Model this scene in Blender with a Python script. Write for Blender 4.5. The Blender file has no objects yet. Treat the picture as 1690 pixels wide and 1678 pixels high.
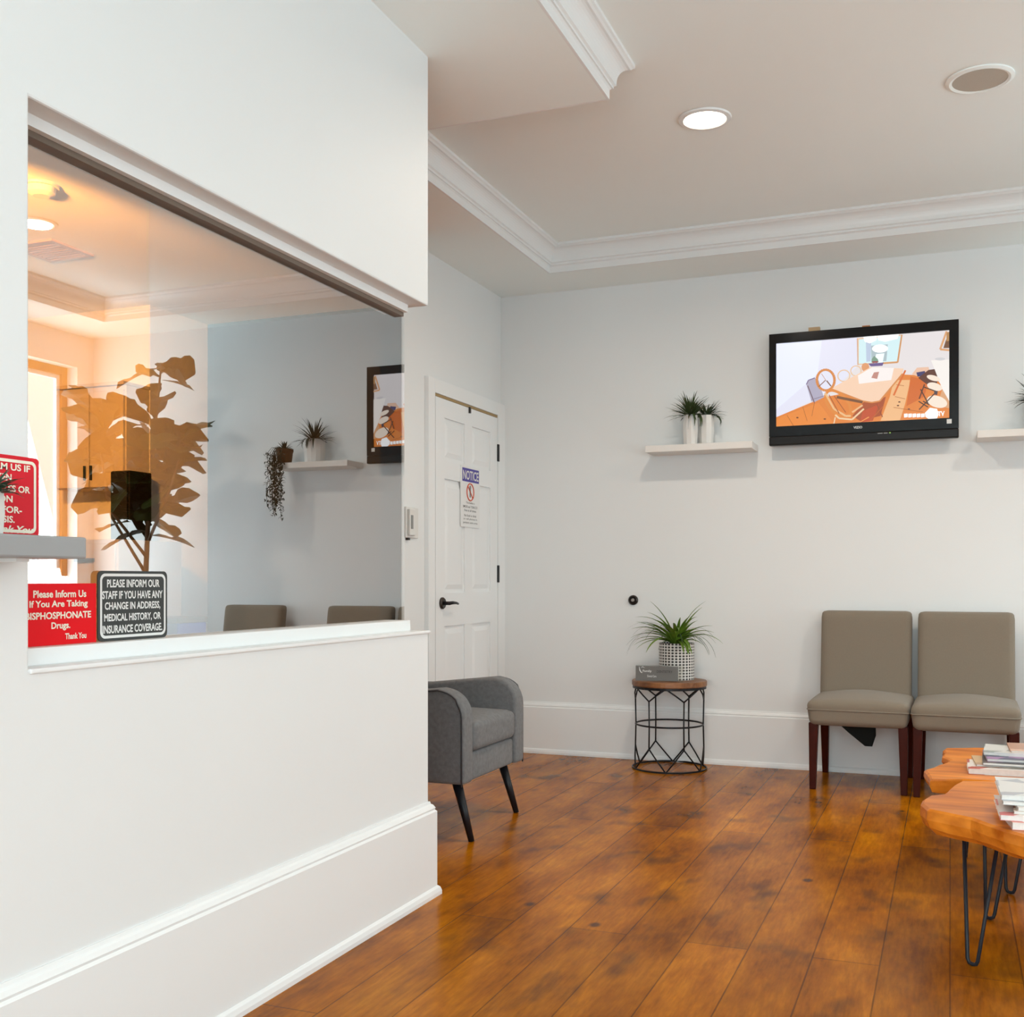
import bpy, bmesh, math, random
from mathutils import Vector, Matrix
C = bpy.data.collections.new('scene'); bpy.context.scene.collection.children.link(C)
S = bpy.context.scene
PI = math.pi

# ------------------------------------------------------------------ materials
def lin(c):
    return tuple((x/12.92 if x <= .04045 else ((x+.055)/1.055)**2.4) for x in c)
def hexc(h):
    return lin([int(h[i:i+2], 16)/255 for i in (0, 2, 4)])
def mat(name, col, rough=.5, spec=.5, metal=0, bump=0, bscale=60, var=0, vscale=8, emit=None, estr=0, sheen=0):
    m = bpy.data.materials.new(name); m.use_nodes = True
    nt = m.node_tree; b = nt.nodes['Principled BSDF']
    if isinstance(col, str): col = hexc(col)
    b.inputs['Base Color'].default_value = (*col, 1)
    b.inputs['Roughness'].default_value = rough
    b.inputs['Specular IOR Level'].default_value = spec
    b.inputs['Metallic'].default_value = metal
    if sheen: b.inputs['Sheen Weight'].default_value = sheen
    tc = nt.nodes.new('ShaderNodeTexCoord')
    n = nt.nodes.new('ShaderNodeTexNoise'); n.inputs['Scale'].default_value = vscale; n.inputs['Detail'].default_value = 4
    nt.links.new(tc.outputs['Object'], n.inputs['Vector'])
    mx = nt.nodes.new('ShaderNodeMix'); mx.data_type = 'RGBA'
    mx.inputs[6].default_value = (*[x*(1-var) for x in col], 1); mx.inputs[7].default_value = (*[min(1, x*(1+var)) for x in col], 1)
    nt.links.new(n.outputs['Fac'], mx.inputs[0]); nt.links.new(mx.outputs[2], b.inputs['Base Color'])
    if bump:
        n2 = nt.nodes.new('ShaderNodeTexNoise'); n2.inputs['Scale'].default_value = bscale; n2.inputs['Detail'].default_value = 3
        nt.links.new(tc.outputs['Object'], n2.inputs['Vector'])
        bp = nt.nodes.new('ShaderNodeBump'); bp.inputs['Strength'].default_value = bump; bp.inputs['Distance'].default_value = .004
        nt.links.new(n2.outputs['Fac'], bp.inputs['Height']); nt.links.new(bp.outputs[0], b.inputs['Normal'])
    if emit is not None:
        if isinstance(emit, str): emit = hexc(emit)
        b.inputs['Emission Color'].default_value = (*emit, 1); b.inputs['Emission Strength'].default_value = estr
    return m

WALL = mat('wall_paint', (.79, .80, .795), .55, .3, bump=.04, bscale=120, var=.012, vscale=2)
CEIL = mat('ceiling_paint', (.90, .945, .925), .8, .2, bump=.03, bscale=150, var=.012, vscale=2)
TRIM = mat('trim_paint', (.83, .84, .835), .35, .4)
DOORM = mat('door_paint', (.83, .84, .84), .35, .4)
CHAR = mat('charcoal_dark', (.022, .024, .027), .7, .2)  # near-black tone for office surfaces seen through the glass
GREYFAB = mat('grey_tweed', (.165, .168, .172), .95, .15, bump=.5, bscale=420, var=.35, vscale=60, sheen=.15)
TAUPE = mat('taupe_fabric', (.225, .185, .14), .9, .2, bump=.25, bscale=600, var=.08, vscale=200, sheen=.15)
PIPING = mat('dark_piping', (.05, .05, .055), .9)
BLACKW = mat('black_wood', (.008, .009, .012), .35, .3)
REDW = mat('mahogany_wood', (.050, .007, .003), .4, .12, var=.4, vscale=20)
BLACKM = mat('black_metal', (.009, .009, .011), .4, .25)
HAIR = mat('grey_black_metal', (.016, .019, .025), .4, .25)
BLACKF = mat('black_cloth', (.012, .014, .013), .9, .2)
GLOSSBLK = mat('glossy_black_plastic', (.006, .006, .007), .12, .25)
MATBLK = mat('matte_black_plastic', (.010, .008, .007), .35, .2)
WHITEP = mat('white_ceramic', (.74, .73, .70), .35, .5)
WHITES = mat('white_shelf_laminate', (.80, .77, .73), .45, .4)
GREYS = mat('grey_shelf_laminate', (.30, .30, .30), .45, .4)
REDS = mat('red_sign_plastic', (.76, .003, .008), .35, .08)
REDS2 = mat('red_sign_plastic_soft', (.66, .010, .022), .4, .12)
DGREY = mat('dark_grey_sign_plastic', (.05, .052, .05), .4, .15)
CREAM = mat('cream_lettering', (.86, .80, .66), .6, .2)
SILV = mat('silver_lettering', (.74, .74, .72), .4, .4)
PLATE = mat('grey_plate', (.17, .165, .155), .4, .4)
PLATED = mat('plate_dark_lettering', (.07, .065, .06), .5)
LEAF1 = mat('green_leaf', (.13, .23, .022), .4, .5, var=.5, vscale=25)
LEAF2 = mat('dark_green_leaf', (.028, .05, .016), .5, .4, var=.4, vscale=40)
LEAF3 = mat('fig_leaf', (.016, .030, .006), .45, .15, var=.3, vscale=6)
LEAF4 = mat('blackish_leaf', (.018, .028, .016), .5, .4, var=.5, vscale=60)
BARK = mat('bark', (.14, .09, .05), .8, .2, bump=.5, bscale=60)
SOIL = mat('potting_soil', (.02, .014, .01), .95, .1, bump=.8, bscale=80)
TERRA = mat('brown_pot', (.09, .035, .012), .6, .3)
BRASS = mat('brass_strip', (.36, .24, .10), .5, .4)
WINW = mat('orange_brown_window_wood', (.42, .13, .025), .45, .4, var=.3, vscale=5)
PAPER = mat('magazine_paper', (.80, .78, .74), .6, .3, var=.1, vscale=80)
NICK = mat('dark_bronze', (.05, .04, .035), .3, .5, metal=.7)
THERM = mat('thermostat_plastic', (.72, .71, .68), .4, .4)
LCD = mat('grey_display', (.22, .22, .21), .3, .5)
BLUE = mat('blue_plastic', (.03, .05, .45), .5, .4)
CABW = mat('cream_cabinet', (.62, .57, .47), .5, .3)
TAN = mat('tan_plastic', (.45, .30, .16), .6)
GRILL = mat('speaker_grille', (.50, .45, .38), .7, .2, bump=.4, bscale=300)

def glassmat(name, R, tint, gcol=(1, 1, 1)):
    m = bpy.data.materials.new(name); m.use_nodes = True
    nt = m.node_tree; nt.nodes.clear()
    o = nt.nodes.new('ShaderNodeOutputMaterial'); mx = nt.nodes.new('ShaderNodeMixShader')
    t = nt.nodes.new('ShaderNodeBsdfTransparent'); g = nt.nodes.new('ShaderNodeBsdfGlossy')
    t.inputs[0].default_value = (*tint, 1); g.inputs['Roughness'].default_value = 0.0; g.inputs['Color'].default_value = (*gcol, 1)
    mx.inputs[0].default_value = R
    nt.links.new(t.outputs[0], mx.inputs[1]); nt.links.new(g.outputs[0], mx.inputs[2]); nt.links.new(mx.outputs[0], o.inputs[0])
    return m
PANE1 = glassmat('coated_glass_left', .38, (.97, .97, .97))
PANE2 = glassmat('coated_glass_right', .46, (.9, .9, .9), (.97, .985, 1))
CLEAR = glassmat('clear_glass', .05, (1, 1, 1))
ACRY = glassmat('clear_acrylic', .12, (.95, .97, .96))

def floor_mat():
    m = bpy.data.materials.new('varnished_wood_planks'); m.use_nodes = True
    nt = m.node_tree; N = nt.nodes; L = nt.links; b = N['Principled BSDF']
    def nd(t, **k):
        n = N.new(t)
        for a, v in k.items(): setattr(n, a, v)
        return n
    tc = nd('ShaderNodeTexCoord'); mp = nd('ShaderNodeMapping'); mp.inputs['Rotation'].default_value = (0, 0, PI/2)
    L.new(tc.outputs['Object'], mp.inputs['Vector'])
    br = nd('ShaderNodeTexBrick'); br.offset = .37; br.offset_frequency = 2
    L.new(mp.outputs[0], br.inputs['Vector'])
    br.inputs['Color1'].default_value = (.30, .30, .30, 1); br.inputs['Color2'].default_value = (.80, .80, .80, 1); br.inputs['Mortar'].default_value = (.5, .5, .5, 1)
    br.inputs['Scale'].default_value = 1; br.inputs['Brick Width'].default_value = 2.3; br.inputs['Row Height'].default_value = .178
    br.inputs['Mortar Size'].default_value = .0022; br.inputs['Mortar Smooth'].default_value = .2
    def noise(scale, det, sx, sy, rough=.55):
        q = nd('ShaderNodeMapping'); q.inputs['Scale'].default_value = (sx, sy, 1); L.new(tc.outputs['Object'], q.inputs['Vector'])
        n = nd('ShaderNodeTexNoise'); n.inputs['Scale'].default_value = scale; n.inputs['Detail'].default_value = det; n.inputs['Roughness'].default_value = rough
        L.new(q.outputs[0], n.inputs['Vector']); return n
    def ramp(src, pts):
        r = nd('ShaderNodeValToRGB'); e = r.color_ramp.elements
        while len(e) < len(pts): e.new(.5)
        for i, (p, c) in enumerate(pts):
            e[i].position = p; e[i].color = (*c, 1) if not isinstance(c, (int, float)) else (c, c, c, 1)
        L.new(src, r.inputs[0]); return r
    def mul(a, bb, typ='MULTIPLY', fac=1.0):
        x = nd('ShaderNodeMix', data_type='RGBA', blend_type=typ)
        if hasattr(fac, 'links'): L.new(fac, x.inputs[0])
        else: x.inputs[0].default_value = fac
        L.new(a, x.inputs[6]); L.new(bb, x.inputs[7]); return x.outputs[2]
    g1 = noise(2.2, 6, 2.2, .8, .6)
    base = ramp(g1.outputs['Fac'], [(.28, (.165, .043, .0005)), (.45, (.33, .096, .0005)), (.58, (.46, .148, .001)), (.75, (.60, .215, .002))])
    g2 = noise(16, 5, 5, .55, .65)
    gr = ramp(g2.outputs['Fac'], [(.3, .74), (.7, 1.18)])
    pl = ramp(br.outputs['Color'], [(.2, .78), (.85, 1.14)])
    c = mul(base.outputs[0], gr.outputs[0]); c = mul(c, pl.outputs[0])
    k = noise(4.2, 2, 1.5, .85, .5)
    kr = ramp(k.outputs['Fac'], [(.57, 0), (.80, .9)])
    dk = nd('ShaderNodeRGB'); dk.outputs[0].default_value = (.055, .024, .010, 1)
    c = mul(c, dk.outputs[0], 'MIX', kr.outputs[0])
    v = nd('ShaderNodeTexVoronoi'); v.inputs['Scale'].default_value = 2.6; q = nd('ShaderNodeMapping'); q.inputs['Scale'].default_value = (1.3, .9, 1)
    L.new(tc.outputs['Object'], q.inputs['Vector']); L.new(q.outputs[0], v.inputs['Vector'])
    vr = ramp(v.outputs['Distance'], [(.035, .85), (.075, 0)])
    c = mul(c, dk.outputs[0], 'MIX', vr.outputs[0])
    mo = ramp(br.outputs['Fac'], [(.1, 1.0), (.9, .5)])
    c = mul(c, mo.outputs[0])
    L.new(c, b.inputs['Base Color'])
    rr = ramp(g1.outputs['Fac'], [(.3, .26), (.7, .18)]); L.new(rr.outputs[0], b.inputs['Roughness'])
    b.inputs['Specular IOR Level'].default_value = .07
    bp = nd('ShaderNodeBump'); bp.inputs['Strength'].default_value = .12; bp.inputs['Distance'].default_value = .003
    L.new(g2.outputs['Fac'], bp.inputs['Height'])
    bp2 = nd('ShaderNodeBump', invert=True); bp2.inputs['Strength'].default_value = .5; bp2.inputs['Distance'].default_value = .002
    L.new(br.outputs['Fac'], bp2.inputs['Height']); L.new(bp.outputs[0], bp2.inputs['Normal']); L.new(bp2.outputs[0], b.inputs['Normal'])
    return m
FLOOR = floor_mat()

def slab_mat():
    m = mat('live_edge_wood', (.55, .20, .05), .3, .5)
    nt = m.node_tree; b = nt.nodes['Principled BSDF']; L = nt.links
    tc = nt.nodes.new('ShaderNodeTexCoord')
    mp = nt.nodes.new('ShaderNodeMapping'); mp.inputs['Scale'].default_value = (1.2, 6, 6); L.new(tc.outputs['Object'], mp.inputs[0])
    n = nt.nodes.new('ShaderNodeTexNoise'); n.inputs['Scale'].default_value = 3; n.inputs['Detail'].default_value = 6; L.new(mp.outputs[0], n.inputs[0])
    r = nt.nodes.new('ShaderNodeValToRGB'); e = r.color_ramp.elements
    e[0].position = .3; e[0].color = (.46, .105, .006, 1); e[1].position = .7; e[1].color = (.86, .29, .03, 1)
    L.new(n.outputs['Fac'], r.inputs[0]); L.new(r.outputs[0], b.inputs['Base Color'])
    return m
SLAB = slab_mat(); SLAB.node_tree.nodes['Principled BSDF'].inputs['Specular IOR Level'].default_value = .15
def tablewood():
    m = mat('round_table_wood', (.25, .11, .04), .4, .4); nt = m.node_tree; b = nt.nodes['Principled BSDF']; L = nt.links
    tc = nt.nodes.new('ShaderNodeTexCoord'); mp = nt.nodes.new('ShaderNodeMapping'); mp.inputs['Scale'].default_value = (2, 14, 8); L.new(tc.outputs['Object'], mp.inputs[0])
    n = nt.nodes.new('ShaderNodeTexNoise'); n.inputs['Scale'].default_value = 3; n.inputs['Detail'].default_value = 5; L.new(mp.outputs[0], n.inputs[0])
    r = nt.nodes.new('ShaderNodeValToRGB'); e = r.color_ramp.elements
    e[0].position = .3; e[0].color = (.13, .045, .014, 1); e[1].position = .7; e[1].color = (.30, .13, .05, 1)
    L.new(n.outputs['Fac'], r.inputs[0]); L.new(r.outputs[0], b.inputs['Base Color']); return m
TBLW = tablewood()
def planter_mat():
    m = mat('patterned_ceramic', (.7, .68, .65), .5, .4); nt = m.node_tree; b = nt.nodes['Principled BSDF']; L = nt.links; N = nt.nodes
    tc = N.new('ShaderNodeTexCoord'); sp = N.new('ShaderNodeSeparateXYZ'); L.new(tc.outputs['Object'], sp.inputs[0])
    def ma(op, a, bb=None):
        x = N.new('ShaderNodeMath'); x.operation = op
        for i, s in enumerate((a, bb)):
            if s is None: continue
            if isinstance(s, (int, float)): x.inputs[i].default_value = s
            else: L.new(s, x.inputs[i])
        return x.outputs[0]
    ang = ma('ARCTAN2', sp.outputs[1], sp.outputs[0])
    a = ma('SINE', ma('MULTIPLY', ang, 15)); a2 = ma('ABSOLUTE', a)
    z = ma('ABSOLUTE', ma('SINE', ma('MULTIPLY', sp.outputs[2], 196)))
    d = ma('GREATER_THAN', ma('MULTIPLY', a2, z), .50)
    mx = N.new('ShaderNodeMix'); mx.data_type = 'RGBA'; mx.inputs[6].default_value = (.70, .67, .63, 1); mx.inputs[7].default_value = (.04, .035, .03, 1)
    L.new(d, mx.inputs[0]); L.new(mx.outputs[2], b.inputs['Base Color']); return m
PLANTER = planter_mat()

# ------------------------------------------------------------------ mesh helpers
class MB:
    def __init__(s): s.v = []; s.f = []; s.m = []
    def add(s, v, f, mi=0):
        o = len(s.v); s.v += [tuple(p) for p in v]; s.f += [tuple(i+o for i in q) for q in f]; s.m += [mi]*len(f); return s
    def box(s, x0, x1, y0, y1, z0, z1, mi=0):
        v = [(x, y, z) for z in (z0, z1) for y in (y0, y1) for x in (x0, x1)]
        return s.add(v, [(0, 2, 3, 1), (4, 5, 7, 6), (0, 1, 5, 4), (2, 6, 7, 3), (0, 4, 6, 2), (1, 3, 7, 5)], mi)
    def tube(s, pts, r, n=8, closed=False, mi=0):
        pts = [Vector(p) for p in pts]; R = r if isinstance(r, (list, tuple)) else [r]*len(pts); k = len(pts)
        v = []; prev = None
        for i, p in enumerate(pts):
            if closed: d = pts[(i+1) % k]-pts[i-1]
            else: d = pts[min(i+1, k-1)]-pts[max(i-1, 0)]
            d.normalize()
            if prev is None:
                a = d.orthogonal().normalized()
            else:
                a = prev-d*prev.dot(d)
                a = a.normalized() if a.length > 1e-6 else d.orthogonal().normalized()
            prev = a; b = d.cross(a)
            for j in range(n):
                t = 2*PI*j/n; v.append(p+(a*math.cos(t)+b*math.sin(t))*R[i])
        f = []
        for i in range(k if closed else k-1):
            for j in range(n):
                a0 = i*n+j; a1 = i*n+(j+1) % n; b0 = ((i+1) % k)*n+j; b1 = ((i+1) % k)*n+(j+1) % n
                f.append((a0, a1, b1, b0))
        if not closed:
            f.append(tuple(range(n-1, -1, -1))); f.append(tuple((k-1)*n+j for j in range(n)))
        return s.add(v, f, mi)
    def lathe(s, prof, n=32, c=(0, 0, 0), mi=0, rot=None):
        v = []; f = []
        for r, z in prof:
            for j in range(n):
                t = 2*PI*j/n; p = Vector((r*math.cos(t), r*math.sin(t), z))
                if rot: p = rot @ p
                v.append((p.x+c[0], p.y+c[1], p.z+c[2]))
        for i in range(len(prof)-1):
            for j in range(n):
                f.append((i*n+j, i*n+(j+1) % n, (i+1)*n+(j+1) % n, (i+1)*n+j))
        if prof[0][0] > 0 and prof[-1][0] > 0:      # a ring: close it on itself
            k = len(prof)-1
            for j in range(n): f.append((k*n+j, k*n+(j+1) % n, (j+1) % n, j))
        return s.add(v, f, mi)
    def prism(s, poly, axis, a0, a1, mi=0):
        # poly 2-D points; axis 'x','y','z' extruded from a0 to a1
        def P(u, w, a): return {'x': (a, u, w), 'y': (u, a, w), 'z': (u, w, a)}[axis]
        n = len(poly); v = [P(u, w, a0) for u, w in poly]+[P(u, w, a1) for u, w in poly]
        f = [tuple(range(n)), tuple(range(2*n-1, n-1, -1))]+[(i, i+n, (i+1) % n+n, (i+1) % n) for i in range(n)]
        return s.add(v, f, mi)
    def build(s, name, m, parent=None, smooth=False, bevel=0, seg=2, kind=None):
        me = bpy.data.meshes.new(name); me.from_pydata(s.v, [], s.f)
        ms = m if isinstance(m, (list, tuple)) else [m]
        for x in ms: me.materials.append(x)
        for i, p in enumerate(me.polygons): p.material_index = s.m[i]; p.use_smooth = smooth
        bm = bmesh.new(); bm.from_mesh(me); bmesh.ops.recalc_face_normals(bm, faces=bm.faces)
        if bevel:
            ed = [e for e in bm.edges if len(e.link_faces) == 2 and e.calc_face_angle() > .6]
            bmesh.ops.bevel(bm, geom=ed, offset=bevel, segments=seg, profile=.5, affect='EDGES')
        bm.to_mesh(me); bm.free()
        if smooth and bevel: me.shade_smooth() if hasattr(me, 'shade_smooth') else None
        o = bpy.data.objects.new(name, me); C.objects.link(o)
        if parent is not None: o.parent = parent
        if kind: o['kind'] = kind
        return o

def rbox(dx, dy, dz, r, n=14, crown=0, fn=None):
    """rounded box centred on origin with optional crowned top"""
    m = MB(); hx, hy, hz = dx/2, dy/2, dz/2
    idx = {}
    def pt(a, b, c):
        x, y, z = a*hx, b*hy, c*hz
        cx = max(-hx+r, min(hx-r, x)); cy = max(-hy+r, min(hy-r, y)); cz = max(-hz+r, min(hz-r, z))
        d = Vector((x-cx, y-cy, z-cz))
        if d.length > 1e-9: d = d.normalized()*r
        p = Vector((cx, cy, cz))+d
        if crown and p.z > 0: p.z += crown*(1-(p.x/hx)**2)*(1-(p.y/hy)**2)*(p.z/hz)
        if fn: p = fn(p)
        return p
    def gp(i):  # denser near edges
        t = i/n*2-1; return math.copysign(1-(1-abs(t))**1.6, t)
    v = []; f = []
    def vid(i, j, k):
        key = (i, j, k)
        if key not in idx: idx[key] = len(v); v.append(pt(gp(i), gp(j), gp(k)))
        return idx[key]
    for i in range(n):
        for j in range(n):
            for k in (0, n):
                f.append((vid(i, j, k), vid(i+1, j, k), vid(i+1, j+1, k), vid(i, j+1, k)))
                f.append((vid(i, k, j), vid(i+1, k, j), vid(i+1, k, j+1), vid(i, k, j+1)))
                f.append((vid(k, i, j), vid(k, i+1, j), vid(k, i+1, j+1), vid(k, i, j+1)))
    m.add(v, f); return m

def shift(m, d):
    m.v = [(p[0]+d[0], p[1]+d[1], p[2]+d[2]) for p in m.v]; return m
def xform(m, M):
    m.v = [tuple(M @ Vector(p)) for p in m.v]; return m

def sweep(path, prof, closed=False):
    """moulding: prof = (offset to the right of the path, z)"""
    m = MB(); k = len(path); P = [Vector(p) for p in path]
    def nrm(a, b): d = (b-a).normalized(); return Vector((d.y, -d.x))
    v = []
    for i in range(k):
        if i == 0: n = nrm(P[0], P[1])
        elif i == k-1: n = nrm(P[-2], P[-1])
        else:
            a = nrm(P[i-1], P[i]); b = nrm(P[i], P[i+1]); n = (a+b)/(1+a.dot(b))
        for d, z in prof: v.append((P[i].x+n.x*d, P[i].y+n.y*d, z))
    q = len(prof); f = []
    for i in range(k-1):
        for j in range(q-1): f.append((i*q+j, i*q+j+1, (i+1)*q+j+1, (i+1)*q+j))
        f.append((i*q+q-1, i*q, (i+1)*q, (i+1)*q+q-1))
    f.append(tuple(range(q))); f.append(tuple((k-1)*q+j for j in range(q-1, -1, -1)))
    return m.add(v, f)

def tag(o, label, cat, group=None):
    o['label'] = label; o['category'] = cat
    if group: o['group'] = group
    return o
def thing(name, label, cat, loc=(0, 0, 0), rz=0, group=None):
    o = bpy.data.objects.new(name, None); C.objects.link(o); o.location = loc; o.rotation_euler = (0, 0, rz); o.empty_display_size = .1
    return tag(o, label, cat, group)
def copy_tree(o, loc, rz=0, label=None):
    c = o.copy(); C.objects.link(c); c.location = loc; c.rotation_euler = (0, 0, rz)
    if label: c['label'] = label
    for ch in list(o.children):
        d = ch.copy(); C.objects.link(d); d.parent = c
        for g in list(ch.children):
            e = g.copy(); C.objects.link(e); e.parent = d
    return c

def text_mesh(txt, w, h, bold=0, shear=0):
    """flat lettering fitted into w x h, in the XY plane, lower left at the origin"""
    cu = bpy.data.curves.new('t', 'FONT'); cu.body = txt; cu.size = 1; cu.offset = bold; cu.shear = shear; cu.resolution_u = 3
    o = bpy.data.objects.new('t', cu); S.collection.objects.link(o)
    dg = bpy.context.evaluated_depsgraph_get(); me = bpy.data.meshes.new_from_object(o.evaluated_get(dg))
    xs = [v.co.x for v in me.vertices]; ys = [v.co.y for v in me.vertices]
    x0, x1, y0, y1 = min(xs), max(xs), min(ys), max(ys)
    v = [((p.co.x-x0)/(x1-x0)*w, (p.co.y-y0)/(y1-y0)*h, 0) for p in me.vertices]; f = [tuple(p.vertices) for p in me.polygons]
    bpy.data.objects.remove(o); bpy.data.curves.remove(cu); bpy.data.meshes.remove(me)
    return v, f
def put_text(m, txt, x, y, w, h, bold=0, mi=0, shear=0):
    v, f = text_mesh(txt, w, h, bold, shear); m.add([(p[0]+x, p[1]+y, 0) for p in v], f, mi); return m
def FACEX(x, y, z):   # sign faces +X: text u -> +Y, v -> +Z
    return Matrix(((0, 0, 1, x), (1, 0, 0, y), (0, 1, 0, z), (0, 0, 0, 1)))
def FACENY(x, y, z):  # faces -Y: u -> +X
    return Matrix(((1, 0, 0, x), (0, 0, -1, y), (0, 1, 0, z), (0, 0, 0, 1)))
def rrect(w, h, r, n=6, x=0, y=0):
    p = []
    for cx, cy, a in ((w-r, r, -90), (w-r, h-r, 0), (r, h-r, 90), (r, r, 180)):
        for i in range(n+1):
            t = math.radians(a+90*i/n); p.append((x+cx+r*math.cos(t), y+cy+r*math.sin(t)))
    return p

# ------------------------------------------------------------------ dimensions
XP = -1.615; XD = -2.57; YB = 6.27; XR = 2.35; YF = -2.5; ZS = 2.79; ZT = 2.935; XG = -1.705
# ------------------------------------------------------------------ setting
m = MB().box(-6.2, 2.7, -2.8, 6.6, -.08, 0); m.build('floor', FLOOR, kind='structure')
m = MB()
for b in ((-6.2, -2.12, -2.8, 6.6), (-2.12, -1.156, -2.8, 3.82), (-2.12, 2.7, 5.88, 6.6), (1.9, 2.7, -2.8, 5.88), (-1.156, 1.9, -2.8, -2.1)):
    m.box(*b, ZS, ZT+.001)
m.box(-6.2, 2.7, -2.8, 6.6, ZT, ZT+.06)
m.build('ceiling', CEIL, kind='structure')
cr = [(0, ZS), (.010, ZS), (.010, ZS+.034), (.016, ZS+.040), (.022, ZS+.040), (.022, ZS+.050), (.030, ZS+.054), (.030, ZS+.060)]
for i in range(9):
    t = i/8*PI/2; cr.append((.030+.042*(1-math.cos(t)), ZS+.060+.062*math.sin(t)))
cr += [(.078, ZS+.128), (.085, ZS+.132), (.085, ZT), (0, ZT)]
sweep([(-1.156, -2.1), (-1.156, 3.82), (-2.12, 3.82), (-2.12, 5.88), (1.9, 5.88), (1.9, -2.1), (-1.156, -2.1)], cr).build('trim_1', TRIM, kind='structure')

MB().box(XD-.12, XR+.2, YB, YB+.13, 0, ZS+.01).build('wall_back', WALL, kind='structure')
MB().box(XD-.12, XD, 4.955, YB, 0, ZS+.01).build('wall_left', WALL, kind='structure', bevel=.004)
MB().box(XD-.122, XD-.006, 4.944, 4.954, 0, ZS+.005).build('wall_end_dark_panel', CHAR, kind='structure')  # added dark panel: makes the wall end look unlit through the glass
MB().box(-6.0, XD-.12, 6.19, 6.31, 0, ZS+.01).build('wall_office_back', CHAR, kind='structure')
MB().box(-6.0, -4.70, 5.61, 6.19, 0, ZS+.01).build('wall_office_corner', WALL, kind='structure')
MB().box(-6.12, -6.0, YF, 6.3, 0, ZS+.01).build('wall_office_left', WALL, kind='structure')
# partition with the reception opening
m = MB().prism([(YF, 0), (3.30, 0), (3.30, .882), (1.59, .882), (1.59, 1.963), (3.30, 1.963), (3.30, ZS+.01), (YF, ZS+.01)], 'x', XP-.185, XP)
m.build('wall_reception', WALL, kind='structure', bevel=.005)

def window_wall(name, x0, x1, wins, along='y', lo=-2.8, hi=YB):
    m = MB(); 
    def bx(a0, a1, z0, z1):
        if along == 'y': m.box(x0, x1, a0, a1, z0, z1)
        else: m.box(a0, a1, x0, x1, z0, z1)
    cur = lo
    for a, b, z0, z1 in wins:
        bx(cur, a, 0, ZS+.01)
        if z0 > 0: bx(a, b, 0, z0)
        bx(a, b, z1, ZS+.01); cur = b
    bx(cur, hi, 0, ZS+.01); m.build(name, WALL, kind='structure')
WINR = [(-1.6, .2, .55, 2.5), (.8, 2.8, .55, 2.5), (4.85, 6.11, .62, 2.56)]
window_wall('wall_right', XR, XR+.22, WINR)
WINF = [(-1.2, 1.9, .45, 2.5)]
window_wall('wall_front', YF-.2, YF, WINF, 'x', -6.1, XR+.22)

def window(n, along, a0, a1, z0, z1, c, wood):
    # frame: outer frame, mullion, pane
    m = MB(); w = .055
    def bx(mm, p0, p1, q0, q1, e0, e1):
        if along == 'y': mm.box(c+e0, c+e1, p0, p1, q0, q1)
        else: mm.box(p0, p1, c+e0, c+e1, q0, q1)
    for (p0, p1, q0, q1) in ((a0, a0+w, z0, z1), (a1-w, a1, z0, z1), (a0+w, a1-w, z0, z0+w), (a0+w, a1-w, z1-w, z1)): bx(m, p0, p1, q0, q1, -.03, .03)
    o = m.build('window_%d' % n, wood, bevel=.003, kind='structure')
    m = MB(); mid = (a0+a1)/2
    s = .03
    for (p0, p1) in ((a0+w, mid+.02), (mid-.02, a1-w)):
        for (r0, r1, q0, q1) in ((p0, p0+s, z0+w, z1-w), (p1-s, p1, z0+w, z1-w), (p0+s, p1-s, z0+w, z0+w+s), (p0+s, p1-s, z1-w-s, z1-w)): bx(m, r0, r1, q0, q1, -.012, .012)
    m.build('window_sash', TRIM, o)
    m = MB(); bx(m, a0+w, a1-w, z0+w, z1-w, .013, .017); m.build('window_glass', CLEAR, o)
    return o
for i, (a, b, z0, z1) in enumerate(WINR): window(i+1, 'y', a, b, z0, z1, XR+.12, WINW)
for i, (a, b, z0, z1) in enumerate(WINF): window(i+4, 'x', a, b, z0, z1, YF-.12, WINW)

# baseboards
bp = [(0, 0), (.034, 0), (.034, .012), (.030, .024), (.024, .030), (.022, .030), (.022, .278), (.016, .284), (.018, .290), (.012, .300), (.006, .304), (.004, .312), (0, .312)]
sweep([(XP, YF), (XP, 3.30), (XP-.185, 3.30)], bp).build('baseboard_reception', TRIM, kind='structure')
sweep([(XD, 4.955), (XD, 5.215)], bp).build('baseboard_left', TRIM, kind='structure')
sweep([(XD, YB), (XR, YB), (XR, YF)], bp).build('baseboard_back', TRIM, kind='structure')

# reception window trims
m = MB(); m.box(-1.76, -1.672, 1.59, 3.262, 1.939, 1.9635); m.box(-1.727, -1.688, 1.59, 3.262, 1.926, 1.9395, 1)
m.build('trim_2', [TRIM, mat('bronze_channel', (.16, .12, .09), .5, .4)], kind='structure')
m = MB(); m.box(-1.765, -1.662, 1.59, 3.262, .8815, .917); m.build('trim_3', TRIM, kind='structure', bevel=.003)
m = MB(); m.box(XP-.185-.01, XP+.006, 1.59, 3.306, .872, .8822); m.build('trim_4', TRIM, kind='structure', bevel=.003)
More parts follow.
